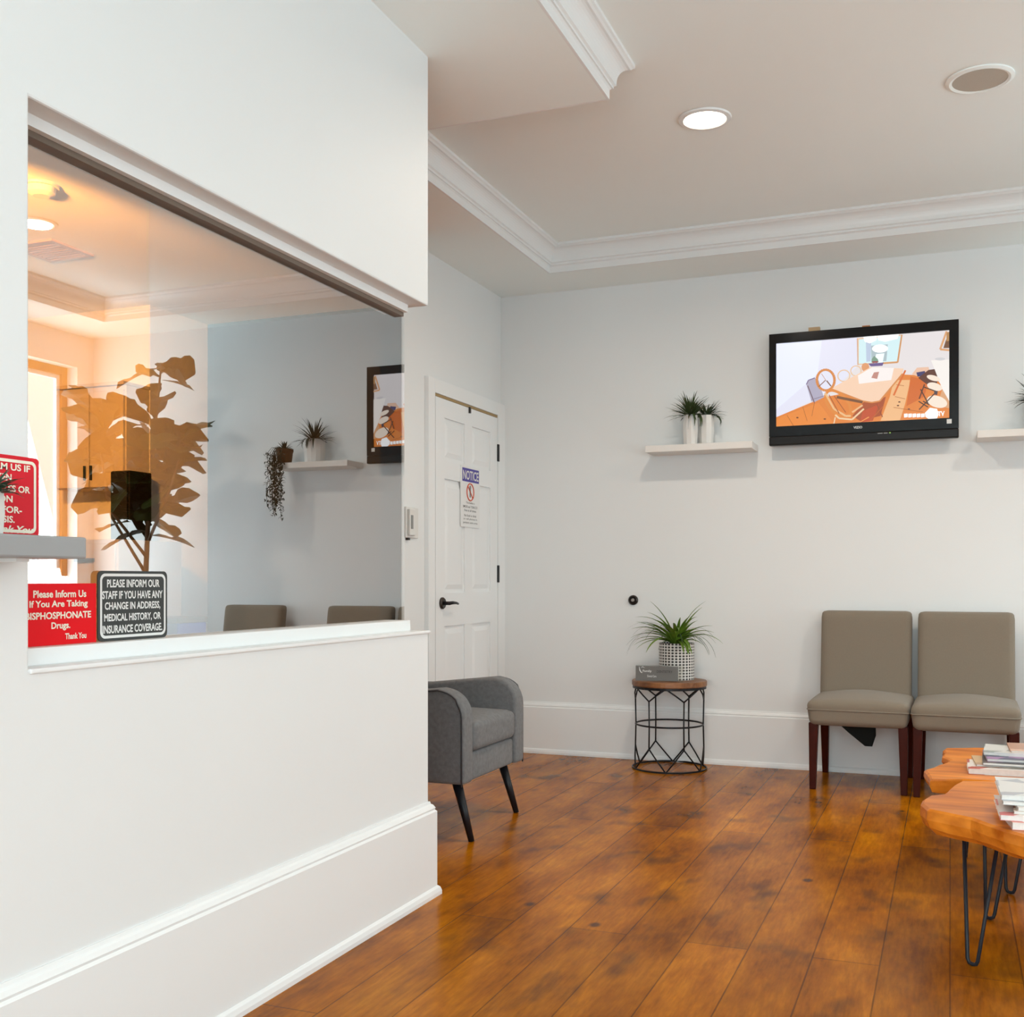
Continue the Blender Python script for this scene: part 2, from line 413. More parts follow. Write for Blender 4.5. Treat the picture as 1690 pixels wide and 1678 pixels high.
# panes: reflective coating on the waiting room face, back face plain
win = MB().box(XG-.012, XG+.004, 1.588, 1.592, .917, 1.93).build('window_5', TRIM, kind='structure')
def pane(y0, y1, x, mt):
    m = MB(); m.add([(x, y0, .915), (x, y1, .915), (x, y1, 1.932), (x, y0, 1.932)], [(0, 1, 2, 3)], 0)
    x2 = x-.006
    m.add([(x2, y0, .915), (x2, y1, .915), (x2, y1, 1.932), (x2, y0, 1.932)], [(0, 1, 2, 3)], 1)
    m.add([(x, y0, .915), (x2, y0, .915), (x2, y0, 1.932), (x, y0, 1.932)], [(0, 1, 2, 3)], 1)
    m.add([(x, y1, .915), (x2, y1, .915), (x2, y1, 1.932), (x, y1, 1.932)], [(0, 1, 2, 3)], 1)
    return m.build('glass_pane', [mt, glassmat(mt.name+'_back', 0, (.98, 1, .99))], win)
pane(1.592, 2.030, XG, PANE1); pane(2.0305, 3.30, XG, PANE2)

# ------------------------------------------------------------------ door in the left wall
DY0, DY1, DZ = 5.29, 6.15, 2.03
m = MB(); x = XD
m.box(x+.001, x+.014, DY0, DY1, .006, DZ)           # slab
st = .11; mid = .10; W = DY1-DY0
rails = [(.006, .22), (.80, .98), (1.60, 1.70), (1.93, DZ)]
for z0, z1 in rails:
    for a, b in ((DY0+st, (DY0+DY1)/2-mid/2), ((DY0+DY1)/2+mid/2, DY1-st)): m.box(x+.0142, x+.024, a, b, z0, z1)
for a, b in ((DY0, DY0+st), ((DY0+DY1)/2-mid/2, (DY0+DY1)/2+mid/2), (DY1-st, DY1)): m.box(x+.0142, x+.024, a, b, .006, DZ)
for z0, z1 in ((.22, .80), (.98, 1.60), (1.70, 1.93)):
    for a, b in ((DY0+st, (DY0+DY1)/2-mid/2), ((DY0+DY1)/2+mid/2, DY1-st)):
        m.add([(x+.0145, a+.02, z0+.02), (x+.0145, b-.02, z0+.02), (x+.0145, b-.02, z1-.02), (x+.0145, a+.02, z1-.02),
               (x+.021, a+.045, z0+.045), (x+.021, b-.045, z0+.045), (x+.021, b-.045, z1-.045), (x+.021, a+.045, z1-.045)],
              [(0, 1, 5, 4), (1, 2, 6, 5), (2, 3, 7, 6), (3, 0, 4, 7), (4, 5, 6, 7)])
door = m.build('door_1', DOORM, kind='structure')
m = MB(); c = .075
m.box(x, x+.026, DY0-.012-c, DY0-.008, 0, DZ+.095); m.box(x, x+.026, DY1+.008, YB-.0, 0, DZ+.095) ; m.box(x, x+.026, DY0-.008, DY1+.008, DZ+.018, DZ+.095)
m.build('trim_5', TRIM, kind='structure', bevel=.002)
MB().box(x, x+.022, DY0-.004, DY1+.004, DZ+.003, DZ+.017).build('weather_strip', BRASS, door)
MB().box(x+.024, x+.034, 5.72, 5.735, DZ-.03, DZ+.004).build('hook', NICK, door)
for z in (1.82, 1.087, .25):
    MB().box(x+.014, x+.032, DY1-.006, DY1+.018, z-.052, z+.052).build('hinge', BLACKM, door, bevel=.003)
R = Matrix.Rotation(PI/2, 3, 'Y')
h = MB().lathe([(.0, 0), (.032, 0), (.032, .008), (.027, .014), (0, .014)], 24, (x+.024, 5.365, .925), rot=R).build('handle_plate', NICK, door, smooth=False)
m = MB().tube([(x+.034, 5.365, .925), (x+.075, 5.365, .925)], .010, 12)
m.tube([(x+.070, 5.358, .925), (x+.074, 5.40, .927), (x+.072, 5.45, .925), (x+.066, 5.485, .920)], [.010, .009, .007, .006], 10)
m.build('handle', BLACKM, h, smooth=True)

# ------------------------------------------------------------------ wall things
def sign_notice():
    t = thing('notice_sign', 'white notice sign with a red crossed-out circle on the six-panel door', 'sign', (XD+.027, 5.605, 1.35))
    W, H = .262, .345
    MB().box(-.003, .002, 0, W, 0, H).build('panel', mat('notice_white', (.80, .80, .79), .4, .4), t)
    b = MB(); b.box(.002, .0026, .018, W-.012, H-.088, H-.012); b.build('header_band', mat('notice_violet', (.07, .05, .32), .5), t)
    m = put_text(MB(), 'NOTICE', .026, H-.077, W-.046, .053, .02); xform(m, FACEX(.0032, 0, 0)); m.build('header_lettering', WHITEP, t)
    red = mat('notice_red', (.62, .09, .03), .5)
    m = MB(); cy, cz, r = W/2-.005, H-.145, .048
    ring = [(.0034, cy+r*math.cos(a*PI/16), cz+r*math.sin(a*PI/16)) for a in range(32)]
    m.tube(ring, .0035, 6, True); m.tube([(.0034, cy-r*.7, cz+r*.7), (.0034, cy+r*.7, cz-r*.7)], .003, 6); m.build('prohibition_circle', red, t)
    m = MB(); m.box(.0022, .0028, cy-.009, cy+.009, cz-.03, cz+.018); m.lathe([(0, 0), (.012, 0), (.012, .0006), (0, .0006)], 12, (.0022, cy, cz+.026), rot=Matrix.Rotation(PI/2, 3, 'Y')); m.build('pictogram', LCD, t)
    m = MB()
    for i, (s, w) in enumerate((('This facility is', .12), ('SMOKE and TOBACCO', .20), ('free at all times.', .17), ('No food or drink', .17), ('or cell phones in', .19), ('patient care area', .20))):
        z = H-.215-i*.021-(.008 if i > 2 else 0); put_text(m, s, (W-w)/2-.003, z, w, .014, .01)
    xform(m, FACEX(.0026, 0, 0)); m.build('lettering', mat('notice_grey', (.22, .22, .22), .6), t)
sign_notice()

t = thing('thermostat', 'white thermostat with grey display on the wall left of the door', 'thermostat', (XD, 5.045, 1.265))
MB().box(0, .012, -.075, .065, 0, .158).build('back_plate', THERM, t, bevel=.003)
MB().box(.012, .028, -.062, .0, .012, .146).build('housing', THERM, t, bevel=.004)
MB().box(.028, .0295, -.052, -.028, .045, .115).build('display', LCD, t)
MB().box(.0, .016, -.058, -.038, -.012, -.0005).build('key', NICK, t)

t = thing('wall_bumper', 'round dark door bumper on the wall above the spiky plant', 'door stop', (-1.73, YB, .932))
Rn = Matrix.Rotation(PI/2, 3, 'X')
MB().lathe([(0, 0), (.029, 0), (.029, .010), (.022, .018), (.016, .012), (0, .012)], 28, rot=Rn).build('bumper_ring', NICK, t)
MB().lathe([(0, .0125), (.010, .0125), (.009, .022), (0, .024)], 20, rot=Rn).build('bumper_centre', mat('bumper_rubber', (.30, .27, .25), .5), t)

# shelves
def shelf(name, x0, x1, label):
    t = thing(name, label, 'shelf', ((x0+x1)/2, YB, 1.772), group='white floating shelves')
    w = (x1-x0)/2; MB().box(-w, w, -.205, 0, 0, .038).build('shelf_board', WHITES, t, bevel=.003)
    return t
shelf('floating_shelf', -1.605, -1.005, 'white floating shelf holding two small pots, left of the television')
shelf('floating_shelf', .128, .70, 'white floating shelf at the right edge, right of the television')

# blades / plants
def blade(m, base, az, el, length, w, droop, n=7, mi=0, fold=.25):
    p = Vector(base); d0 = el; pts = []
    for i in range(n+1):
        pts.append(p.copy()); e = d0-droop*(i/n)
        p = p+Vector((math.cos(az)*math.cos(e), math.sin(az)*math.cos(e), math.sin(e)))*length/n
    side = Vector((-math.sin(az), math.cos(az), 0)); v = []
    for i, q in enumerate(pts):
        s = i/n; ww = w*(1-s)**.8*(.55+.9*min(1, s*3))/1.45+.0006
        e = d0-droop*s; up = Vector((-math.cos(az)*math.sin(e), -math.sin(az)*math.sin(e), math.cos(e)))
        v += [q-side*ww+up*ww*fold, q, q+side*ww+up*ww*fold]
    f = []
    for i in range(n): 
        a = i*3; f += [(a, a+1, a+4, a+3), (a+1, a+2, a+5, a+4)]
    m.add(v, f, mi)

def small_pot(name, x, y, z, r, hgt, label, facets, leafm, seed, spread=1.0, tilt=0, group=None, n=46, L=.11, cat='potted plant', yscale=1.0):
    random.seed(seed)
    t = thing(name, label, cat, (x, y, z), group=group)
    prof = [(0, 0), (r*.88, 0), (r*1.0, hgt*.5), (r*.93, hgt), (r*.78, hgt), (r*.74, hgt*.92), (0, hgt*.92)]
    MB().lathe(prof, facets).build('pot', WHITEP, t)
    MB().lathe([(0, hgt*.921), (r*.74, hgt*.921), (r*.6, hgt*.95), (0, hgt*.96)], 12).build('soil', SOIL, t)
    m = MB()
    for i in range(n):
        az = random.uniform(0, 2*PI); el = random.uniform(.05, 1.4)
        az2 = tilt+math.atan2(math.sin(az-tilt)*yscale, math.cos(az-tilt))
        blade(m, (math.cos(az2)*r*.2, math.sin(az2)*r*.2, hgt*.95), az2, el, L*random.uniform(.7, 1.1)*spread, .0075, random.uniform(.2, 1.0), 6)
    for i in range(5):
        az = tilt+random.uniform(-.5, .5)
        blade(m, (math.cos(az)*r*.5, math.sin(az)*r*.5, hgt), az, .2, L*.9, .010, 2.4, 6)
    m.build('foliage', leafm, t)
    return t
ZSH = 1.8102
small_pot('potted_plant', -1.356, 6.11, ZSH, .043, .165, 'white pot with green spiky leaves on the left shelf', 10, LEAF1 if False else mat('olive_leaf', (.05, .075, .022), .5, .4, var=.4, vscale=40), 3, 1.0, tilt=-.9, n=110, L=.145)
small_pot('potted_plant', -1.274, 6.155, ZSH, .044, .165, 'white pot with dark leaves leaning right on the left shelf', 9, LEAF2, 5, .9, tilt=.1, yscale=.35, n=70, L=.12)
small_pot('potted_plant', .42, 6.15, ZSH, .072, .15, 'white ribbed pot with dark spiky leaves on the right edge shelf', 14, LEAF4, 9, 1.15, tilt=-1.6, n=90, L=.135)
# trailing plant on the far end of the right shelf (seen in the glass)
random.seed(21)
t = thing('trailing_plant', 'trailing string plant in a brown pot, hanging from the shelf in the glass reflection', 'potted plant', (.635, 6.13, ZSH))
MB().lathe([(0, 0), (.045, 0), (.055, .075), (.058, .078), (.058, .095), (.050, .095), (.047, .085), (0, .085)], 20).build('pot', TERRA, t)
m = MB()
for i in range(26):
    blade(m, (0, 0, .085), random.uniform(0, 2*PI), random.uniform(.2, 1.5), .07, .012, .3, 4)
m.build('foliage', LEAF4, t)
m = MB(); ml = MB()
for s in range(13):
    x0 = random.uniform(-.045, .06); y0 = -.10-random.uniform(0, .02); le = random.uniform(.26, .40)
    pts = [(x0*.3, -.03, .09), (x0*.8, y0*.7, .10), (x0, y0, .06)]
    for k in range(8): pts.append((x0+random.uniform(-.008, .008), y0+random.uniform(-.006, .006), .03-le*(k/7)))
    ml.tube(pts, .0016, 5)
    for k in range(70):
        u = k/70; q = Vector((x0+random.uniform(-.018, .018), y0+random.uniform(-.014, .014), .06-(le+.03)*u))
        blade(m, q, random.uniform(0, 2*PI), random.uniform(-.9, .9), .024, .008, .3, 2)
ml.build('stem', LEAF4, t); m.build('trailing_leaves', LEAF4, t)['kind'] = 'stuff'

# ------------------------------------------------------------------ television
TX0, TX1, TZ0, TZ1 = -.928, .042, 1.79, 2.405
tv = thing('television', 'black flat television showing a dining room, mounted on the back wall', 'television', (TX0, 6.17, TZ0))
W, H = TX1-TX0, TZ1-TZ0
MB().box(.25, .72, .045, .1, .15, .45).build('wall_mount', BLACKM, tv)
MB().box(0.004, W-.004, 0.006, .05, .052, H-.004).build('housing', MATBLK, tv, bevel=.006)
SX0, SX1, SZ0, SZ1 = .038, W-.046, .105, H-.052
m = MB(); y0, y1 = -.008, .008
m.box(0, SX0, y0, y1, .05, H); m.box(SX1, W, y0, y1, .05, H); m.box(SX0, SX1, y0, y1, SZ1, H); m.box(SX0, SX1, y0, y1, .05, SZ0)
m.build('bezel', GLOSSBLK, tv)
MB().box(0, W, -.012, .03, 0, .049).build('speaker_bar', MATBLK, tv, bevel=.006)
m = put_text(MB(), 'VIZIO', W*.46, .072, .045, .013, .02); xform(m, FACENY(0, -.0086, 0)); m.build('maker_lettering', SILV, tv)
m = MB(); m.box(.57, .595, -.0126, -.012, .038, .043); m.box(.6, .62, -.0126, -.012, .038, .043); m.box(.628, .636, -.0126, -.012, .038, .044, 1)
m.build('indicator', [LCD, mat('indicator_green', (.2, .35, .05), .5, emit=(.3, .6, .1), estr=.4)], tv)
m = MB(); m.box(W-.058, W-.034, -.0086, -.008, .075, .098); m.build('sticker', SILV, tv)
m = MB(); m.box(.21, .27, .0, .03, H+.0, H+.022); m.build('sensor_clip', TAN, tv)
m = MB(); m.box(.49, .53, .0, .03, H+.0, H+.008); m.build('cable_clip', mat('orange_clip', (.5, .17, .04), .6), tv)

# the picture on the screen, drawn as flat coloured shapes in the screen plane
SC = {}
def em(h, s=1.0):
    if (h, s) not in SC:
        c = hexc(h); mm = bpy.data.materials.new('screen_'+h); mm.use_nodes = True; nt = mm.node_tree; b = nt.nodes['Principled BSDF']
        b.inputs['Base Color'].default_value = (.01, .01, .01, 1); b.inputs['Roughness'].default_value = .3
        b.inputs['Emission Color'].default_value = (*c, 1); b.inputs['Emission Strength'].default_value = s*1.0
        SC[(h, s)] = mm
    return SC[(h, s)]
TL, TR, BR, BL = (152, 240), (1490, 150), (1497, 880), (160, 948)
def scr(px, py):
    # inverse bilinear of the traced quad
    u = (px-155)/(1493-155); 
    for _ in range(4):
        top = TL[1]+(TR[1]-TL[1])*u; bot = BL[1]+(BR[1]-BL[1])*u; v = (py-top)/(bot-top)
        xl = TL[0]+(BL[0]-TL[0])*v; xr = TR[0]+(BR[0]-TR[0])*v; u = (px-xl)/(xr-xl)
    # perspective of the oblique screen: small correction
    u = u*(1+.0)/(1); u = min(1, max(0, u)); v = min(1, max(0, v))
    k = .93; uu = u/(u+(1-u)*k)
    return SX0+(SX1-SX0)*uu, SZ1-(SZ1-SZ0)*v
layers = []; smats = []
pic = MB()
def col(h, s=1.0):
    mm = em(h, s)
    if mm not in smats: smats.append(mm)
    return smats.index(mm)
lay = [0]
def poly(pts, h, s=1.0):
    lay[0] += 1; y = -.0001*lay[0]+.004
    v = [(scr(*p)[0], y, scr(*p)[1]) for p in pts]; pic.add(v, [tuple(range(len(v)))], col(h, s))
def ell(cx, cy, rx, ry, rot=0, n=28):
    r = math.radians(rot); return [(cx+rx*math.cos(a)*math.cos(r)-ry*math.sin(a)*math.sin(r), cy+rx*math.cos(a)*math.sin(r)+ry*math.sin(a)*math.cos(r)) for a in [2*PI*i/n for i in range(n)]]
def line(pts, w, h, closed=False):
    n = len(pts); lay[0] += 1; y = -.0001*lay[0]+.004
    for i in range(n if closed else n-1):
        a = pts[i]; b = pts[(i+1) % n]; dx, dy = b[0]-a[0], b[1]-a[1]; l = math.hypot(dx, dy) or 1; nx, ny = -dy/l*w/2, dx/l*w/2
        q = [(a[0]+nx, a[1]+ny), (b[0]+nx, b[1]+ny), (b[0]-nx, b[1]-ny), (a[0]-nx, a[1]-ny)]
        v = [(scr(*p)[0], y, scr(*p)[1]) for p in q]; pic.add(v, [(0, 1, 2, 3)], col(h))
poly([(150, 235), (1500, 140), (1500, 890), (150, 955)], 'E9E2E2', 1.05)
poly([(150, 235), (770, 200), (775, 440), (600, 640), (150, 870)], 'E2E2F2', 1.1)
poly([(150, 235), (500, 215), (470, 500), (150, 800)], 'E4E8FA', 1.15)
poly([(155, 865), (520, 700), (1000, 600), (1140, 515), (1230, 520), (1400, 560), (1500, 700), (1500, 890), (155, 955)], 'E8842B', 1.0)
poly([(155, 880), (480, 745), (520, 800), (600, 945), (155, 955)], 'F08C30')
poly([(1060, 560), (1190, 560), (1150, 760), (1110, 900), (960, 900), (1030, 700)], 'F7BE85')
poly([(1190, 530), (1330, 570), (1300, 700), (1160, 780)], 'D9680F')
poly([(830, 740), (1000, 700), (960, 860), (800, 900), (740, 860)], 'B04A0C')
poly([(820, 820), (950, 760), (900, 900), (800, 920)], 'C8480A')
# window
poly([(775, 205), (1125, 180), (1095, 415), (775, 430)], 'F0C9A6')
poly([(785, 215), (1112, 190), (1085, 402), (785, 420)], 'D3EEF2', 1.1)
poly([(840, 240), (880, 235), (880, 400), (845, 405)], 'C3D2E8')
poly([(880, 270), (1010, 260), (1000, 400), (885, 405)], 'B4C6CC')
line([(1118, 182), (1088, 412), (970, 420)], 12, 'D99A63'); line([(772, 205), (780, 430)], 6, 'D8A27C')
poly([(820, 195), (925, 188), (920, 225), (870, 250), (830, 235)], 'FFFFFF', 1.2)
poly([(928, 186), (1095, 176), (1085, 215), (990, 238), (935, 225)], 'FFFFFF', 1.2)
poly(ell(950, 295, 62, 34), 'FFFFFF', 1.2); poly([(920, 340), (985, 335), (970, 420), (905, 420)], 'F4FFFF', 1.1)
poly([(885, 385), (905, 355), (935, 385), (940, 410), (885, 412)], '7FA08A'); poly([(890, 400), (940, 400), (930, 415), (892, 415)], '9A4E50')
poly([(860, 420), (980, 412), (970, 440), (880, 444)], '6E5690')
# table and chairs
for cx, cy, rx, ry in ((765, 480, 40, 42), (672, 520, 46, 48)): line(ell(cx, cy, rx, ry), 9, 'F0C9A0', True)
poly(ell(838, 450, 30, 36), 'E8A06C')
poly([(385, 590), (400, 555), (450, 535), (480, 560), (520, 700), (450, 740), (425, 735)], 'B4AEC4')
line([(385, 590), (400, 555), (450, 535)], 8, '7F6A8C'); line([(395, 600), (450, 750)], 7, '6A4A58'); line([(425, 720), (520, 690)], 6, '8C7A90')
poly([(575, 625), (880, 450), (1135, 465), (1125, 510), (950, 735), (890, 745), (820, 730)], 'F8D2B4', 1.05)
poly([(780, 520), (890, 452), (1060, 460), (1040, 560), (790, 590)], 'F6EEEA', 1.1)
poly([(885, 540), (905, 495), (945, 490), (930, 550)], 'C98E80')
line([(575, 630), (820, 735), (890, 748), (952, 736), (1128, 508)], 12, 'DE8C46')
line([(1150, 480), (1080, 640), (1060, 690)], 14, 'E06A1A')
line(ell(533, 555, 68, 88, -4), 20, 'DE8A3E', True); line([(533, 555), (480, 610)], 7, '8C5A3C'); line([(540, 560), (575, 608)], 9, '7A4A30'); line([(533, 555), (500, 500)], 4, 'C98A5C')
line(ell(630, 755, 72, 130, -38), 22, 'E88C34', True); line([(530, 665), (600, 800), (690, 860), (730, 860)], 16, 'F2C088')
line([(560, 680), (640, 840)], 7, 'B4581A'); line([(600, 690), (690, 830)], 7, 'B4581A')
line([(610, 850), (640, 880), (740, 890), (830, 800)], 14, 'F6D4A8'); line([(740, 830), (820, 770)], 14, 'F3BE88')
line([(620, 700), (820, 745)], 22, '7C4A22'); line([(930, 760), (975, 870)], 8, '9A4410'); line([(880, 900), (980, 780)], 8, 'C45C14')
line([(610, 870), (600, 930)], 8, 'FBE0BC'); line([(800, 915), (870, 870)], 8, 'F8A850')
for a in ((450, 740, 430, 860), (360, 780, 395, 900), (240, 850, 290, 940), (1080, 600, 1140, 610), (1070, 700, 1150, 720), (1060, 790, 1290, 830)): line([(a[0], a[1]), (a[2], a[3])], 4, 'B86020')
for a in ((320, 872), (530, 885), (1105, 745), (1180, 805), (1095, 775)): poly(ell(a[0], a[1], 9, 6), '6E3210')
# right side: stool, counter, shelf
poly([(1200, 515), (1240, 460), (1330, 455), (1345, 500), (1280, 545)], 'F2C6AA'); poly([(1235, 500), (1300, 488), (1320, 530), (1245, 535)], '3C3468')
poly([(1250, 545), (1330, 480), (1400, 470), (1400, 590), (1320, 600)], '5E2C14')
poly([(1350, 400), (1495, 395), (1497, 745), (1440, 640)], 'F4EEE8', 1.1)
poly([(1440, 640), (1497, 740), (1497, 800), (1400, 780)], 'E2A878')
for cx, cy, rx, ry in ((1370, 548, 55, 22), (1380, 620, 62, 32), (1400, 745, 82, 48)): poly(ell(cx, cy, rx, ry, 18), 'F6E4D2', 1.08)
for a in ((1290, 620, 1395, 660), (1395, 660, 1260, 810), (1270, 640, 1330, 760), (1290, 740, 1340, 770), (1255, 740, 1330, 790), (1300, 600, 1260, 720)): line([(a[0], a[1]), (a[2], a[3])], 9, '4A2410')
poly([(1375, 655), (1405, 655), (1400, 690), (1378, 685)], '4A3440')
line([(1470, 160), (1420, 310), (1492, 318)], 16, 'E4A872'); poly([(1465, 230), (1492, 230), (1492, 300), (1445, 300)], '7A5030'); poly([(1470, 170), (1492, 165), (1492, 240), (1468, 245)], 'B98850')
poly(ell(1420, 390, 40, 12), 'D9D6D8')
# station marks
poly([(1305, 840), (1345, 795), (1400, 805), (1415, 850), (1400, 888), (1335, 890), (1310, 870)], 'FFFFFF', 1.25)
for i in range(5): poly([(1142+i*33, 845), (1170+i*33, 843), (1172+i*33, 872), (1144+i*33, 876)], 'FFFFFF', 1.2)
sc = pic.build('screen_picture', smats, tv)
m = put_text(MB(), 'TV', scr(1408, 850)[0], scr(1410, 868)[1], .032, .026, .03); xform(m, FACENY(0, -.0068, 0)); m.build('station_lettering', em('FFFFFF', 1.25), tv)

# ------------------------------------------------------------------ ceiling fixtures
def downlight(x, y, label):
    t = thing('downlight', label, 'ceiling light', (x, y, ZT), group=None)
    MB().lathe([(.082, -.0005), (.108, -.0005), (.105, -.007), (.088, -.010), (.082, -.004)], 40).build('trim_ring', TRIM, t)
    e = bpy.data.materials.new('lamp_glow'); e.use_nodes = True; b = e.node_tree.nodes['Principled BSDF']
    b.inputs['Emission Color'].default_value = (1, .84, .62, 1); b.inputs['Emission Strength'].default_value = 14
    MB().lathe([(0, -.003), (.084, -.003), (.084, -.0005), (0, -.0005)], 40).build('lens', e, t)
    l = bpy.data.lights.new('downlight_beam', 'AREA'); l.shape = 'DISK'; l.size = .15; l.energy = 19; l.color = (1, .86, .72); l.spread = math.radians(165)
    lo = bpy.data.objects.new('downlight_beam', l); C.objects.link(lo); lo.location = (x, y, ZT-.014)
downlight(-.93, 4.46, 'round recessed ceiling light, lit, left of the round speaker')
downlight(1.07, 4.46, 'round recessed ceiling light seen lit in the glass reflection')
t = thing('ceiling_speaker', 'round beige speaker grille in the ceiling at upper right', 'speaker', (.104, 4.49, ZT))
MB().lathe([(.098, -.0005), (.121, -.0005), (.121, -.006), (.108, -.011), (.098, -.008)], 44).build('rim', CEIL, t)
MB().lathe([(0, -.006), (.099, -.006), (.099, -.0005), (0, -.0005)], 44).build('grille', GRILL, t)

# ------------------------------------------------------------------ armchair
t = thing('armchair', 'grey tweed tub armchair with black tapered legs beside the half wall', 'armchair', (-1.80, 4.33, 0))
def arm_prof():
    p = [(-.66, .23), (0, .23), (0, .50)]
    for i in range(1, 8):
        a = PI/2*i/8; p.append((-.115+.115*math.cos(a), .50+.11*math.sin(a)))
    p += [(-.115, .612), (-.45, .575), (-.66, .57)]
    return p
for sgn in (-1, 1):
    m = MB(); y0, y1 = (-.335, -.235) if sgn < 0 else (.235, .335)
    m.prism(arm_prof(), 'y', y0, y1); a = m.build('armrest', GREYFAB, t, bevel=.016, seg=3, smooth=True)
    yo = -.3365 if sgn < 0 else .3365
    pts = [(x-.008 if x > -.02 else x, yo, z-.006) for x, z in arm_prof()[1:-1]]
    MB().tube(pts, .0035, 6).build('piping', PIPING, a, smooth=True)
shift(rbox(.12, .60, .50, .05, 12), (-.60, 0, .50)).build('backrest', GREYFAB, t, smooth=True)
MB().box(-.60, -.012, -.232, .232, .23, .345).build('seat_base', GREYFAB, t, bevel=.014, seg=3, smooth=True)
shift(rbox(.545, .462, .125, .032, 14, crown=.022), (-.268, 0, .41)).build('seat_cushion', GREYFAB, t, smooth=True)
for x, y, ex, ey in ((-.055, -.28, .07, -.01), (-.09, .28, .07, .01), (-.58, -.26, -.06, -.01), (-.58, .26, -.06, .01)):
    MB().tube([(x, y, .235), (x+ex, y+ey, 0)], [.021, .012], 14).build('leg', BLACKW, t, smooth=True)

# ------------------------------------------------------------------ side table with planter and plate
t = thing('side_table', 'round side table with wooden top and black wire cage base', 'table', (-1.458, 6.035, 0))
MB().lathe([(0, .462), (.205, .462), (.208, .466), (.208, .488), (.205, .492), (0, .492)], 48).build('tabletop', TBLW, t)
m = MB().lathe([(.198, .448), (.204, .448), (.204, .461), (.198, .461)], 40); m.build('top_ring', BLACKM, t)
def P(a, r, z): return (r*math.cos(math.radians(a)), r*math.sin(math.radians(a)), z)
ROT = 8
for nm, r, z in (('middle_ring', .187, .247), ('base_ring', .205, .0055)):
    MB().tube([P(a*9, r, z) for a in range(40)], .0050, 8, True).build(nm, BLACKM, t, smooth=True)
for k in range(6):
    a = ROT+60*k; m = MB(); w = .0042
    m.tube([P(a, .190, .385), P(a, .187, .25), P(a, .190, .125)], w, 8)
    for s in (-1, 1):
        m.tube([P(a, .190, .385), P(a+s*14, .193, .42), P(a+s*29.5, .200, .456)], w, 8)
        m.tube([P(a, .190, .125), P(a+s*14, .192, .070), P(a+s*29.5, .204, .006)], w, 8)
    m.build('wire_leg', BLACKM, t, smooth=True)

t = thing('potted_plant', 'spiky green plant in a black and white patterned pot on the side table', 'potted plant', (-1.425, 6.07, .4925))
MB().lathe([(0, 0), (.094, 0), (.098, .004), (.098, .205), (.092, .205), (.090, .19), (0, .19)], 48).build('pot', PLANTER, t)
MB().lathe([(0, .191), (.09, .191), (.05, .20), (0, .205)], 20).build('soil', SOIL, t)
random.seed(4); m = MB()
for i in range(58):
    az = random.uniform(0, 2*PI); el = random.choice([random.uniform(.75, 1.1), random.uniform(.45, .9), random.uniform(.9, 1.45)])
    L = random.uniform(.19, .30) if math.sin(az) < .3 else random.uniform(.14, .17)
    blade(m, (math.cos(az)*.015, math.sin(az)*.015, .195), az, el, L, random.uniform(.014, .024), random.uniform(.7, 1.7), 9, fold=.4)
m.build('foliage', LEAF1, t)
m = MB()
for i in range(16):
    az = random.uniform(-PI*1.05, .05); blade(m, (0, 0, .2), az, random.uniform(.6, 1.2), random.uniform(.28, .36), .0045, random.uniform(1.6, 2.4), 12)
m.build('wispy_leaves', LEAF2, t)

t = thing('name_plate', 'small grey name plate in a clear stand on the side table', 'sign', (-1.50, 5.915, .4925), rz=.05)
MB().box(-.118, .118, 0, .004, .003, .083).build('plate', PLATE, t)
m = MB(); m.box(-.118, .145, .0045, .008, 0, .088); m.box(.119, .145, -.012, .0045, 0, .003); m.build('acrylic_stand', ACRY, t)
m = MB(); m.tube([(-.098, -.001, .078), (-.094, -.001, .058), (-.086, -.001, .046), (-.079, -.001, .046)], [.001, .003, .003, .001], 6); m.tube([(-.088, -.001, .074), (-.078, -.001, .078), (-.066, -.001, .072)], [.0008, .002, .0008], 6)
m.build('emblem', SILV, t)
m = put_text(MB(), 'Family', -.078, .046, .05, .016, .02); put_text(m, 'Dental Care', -.052, .022, .05, .012, .01); xform(m, FACENY(0, -.0006, 0)); m.build('silver_lettering', SILV, t)
m = put_text(MB(), 'DENTISTRY', .0, .047, .088, .014, .02); xform(m, FACENY(0, -.0006, 0)); m.build('dark_lettering', PLATED, t)

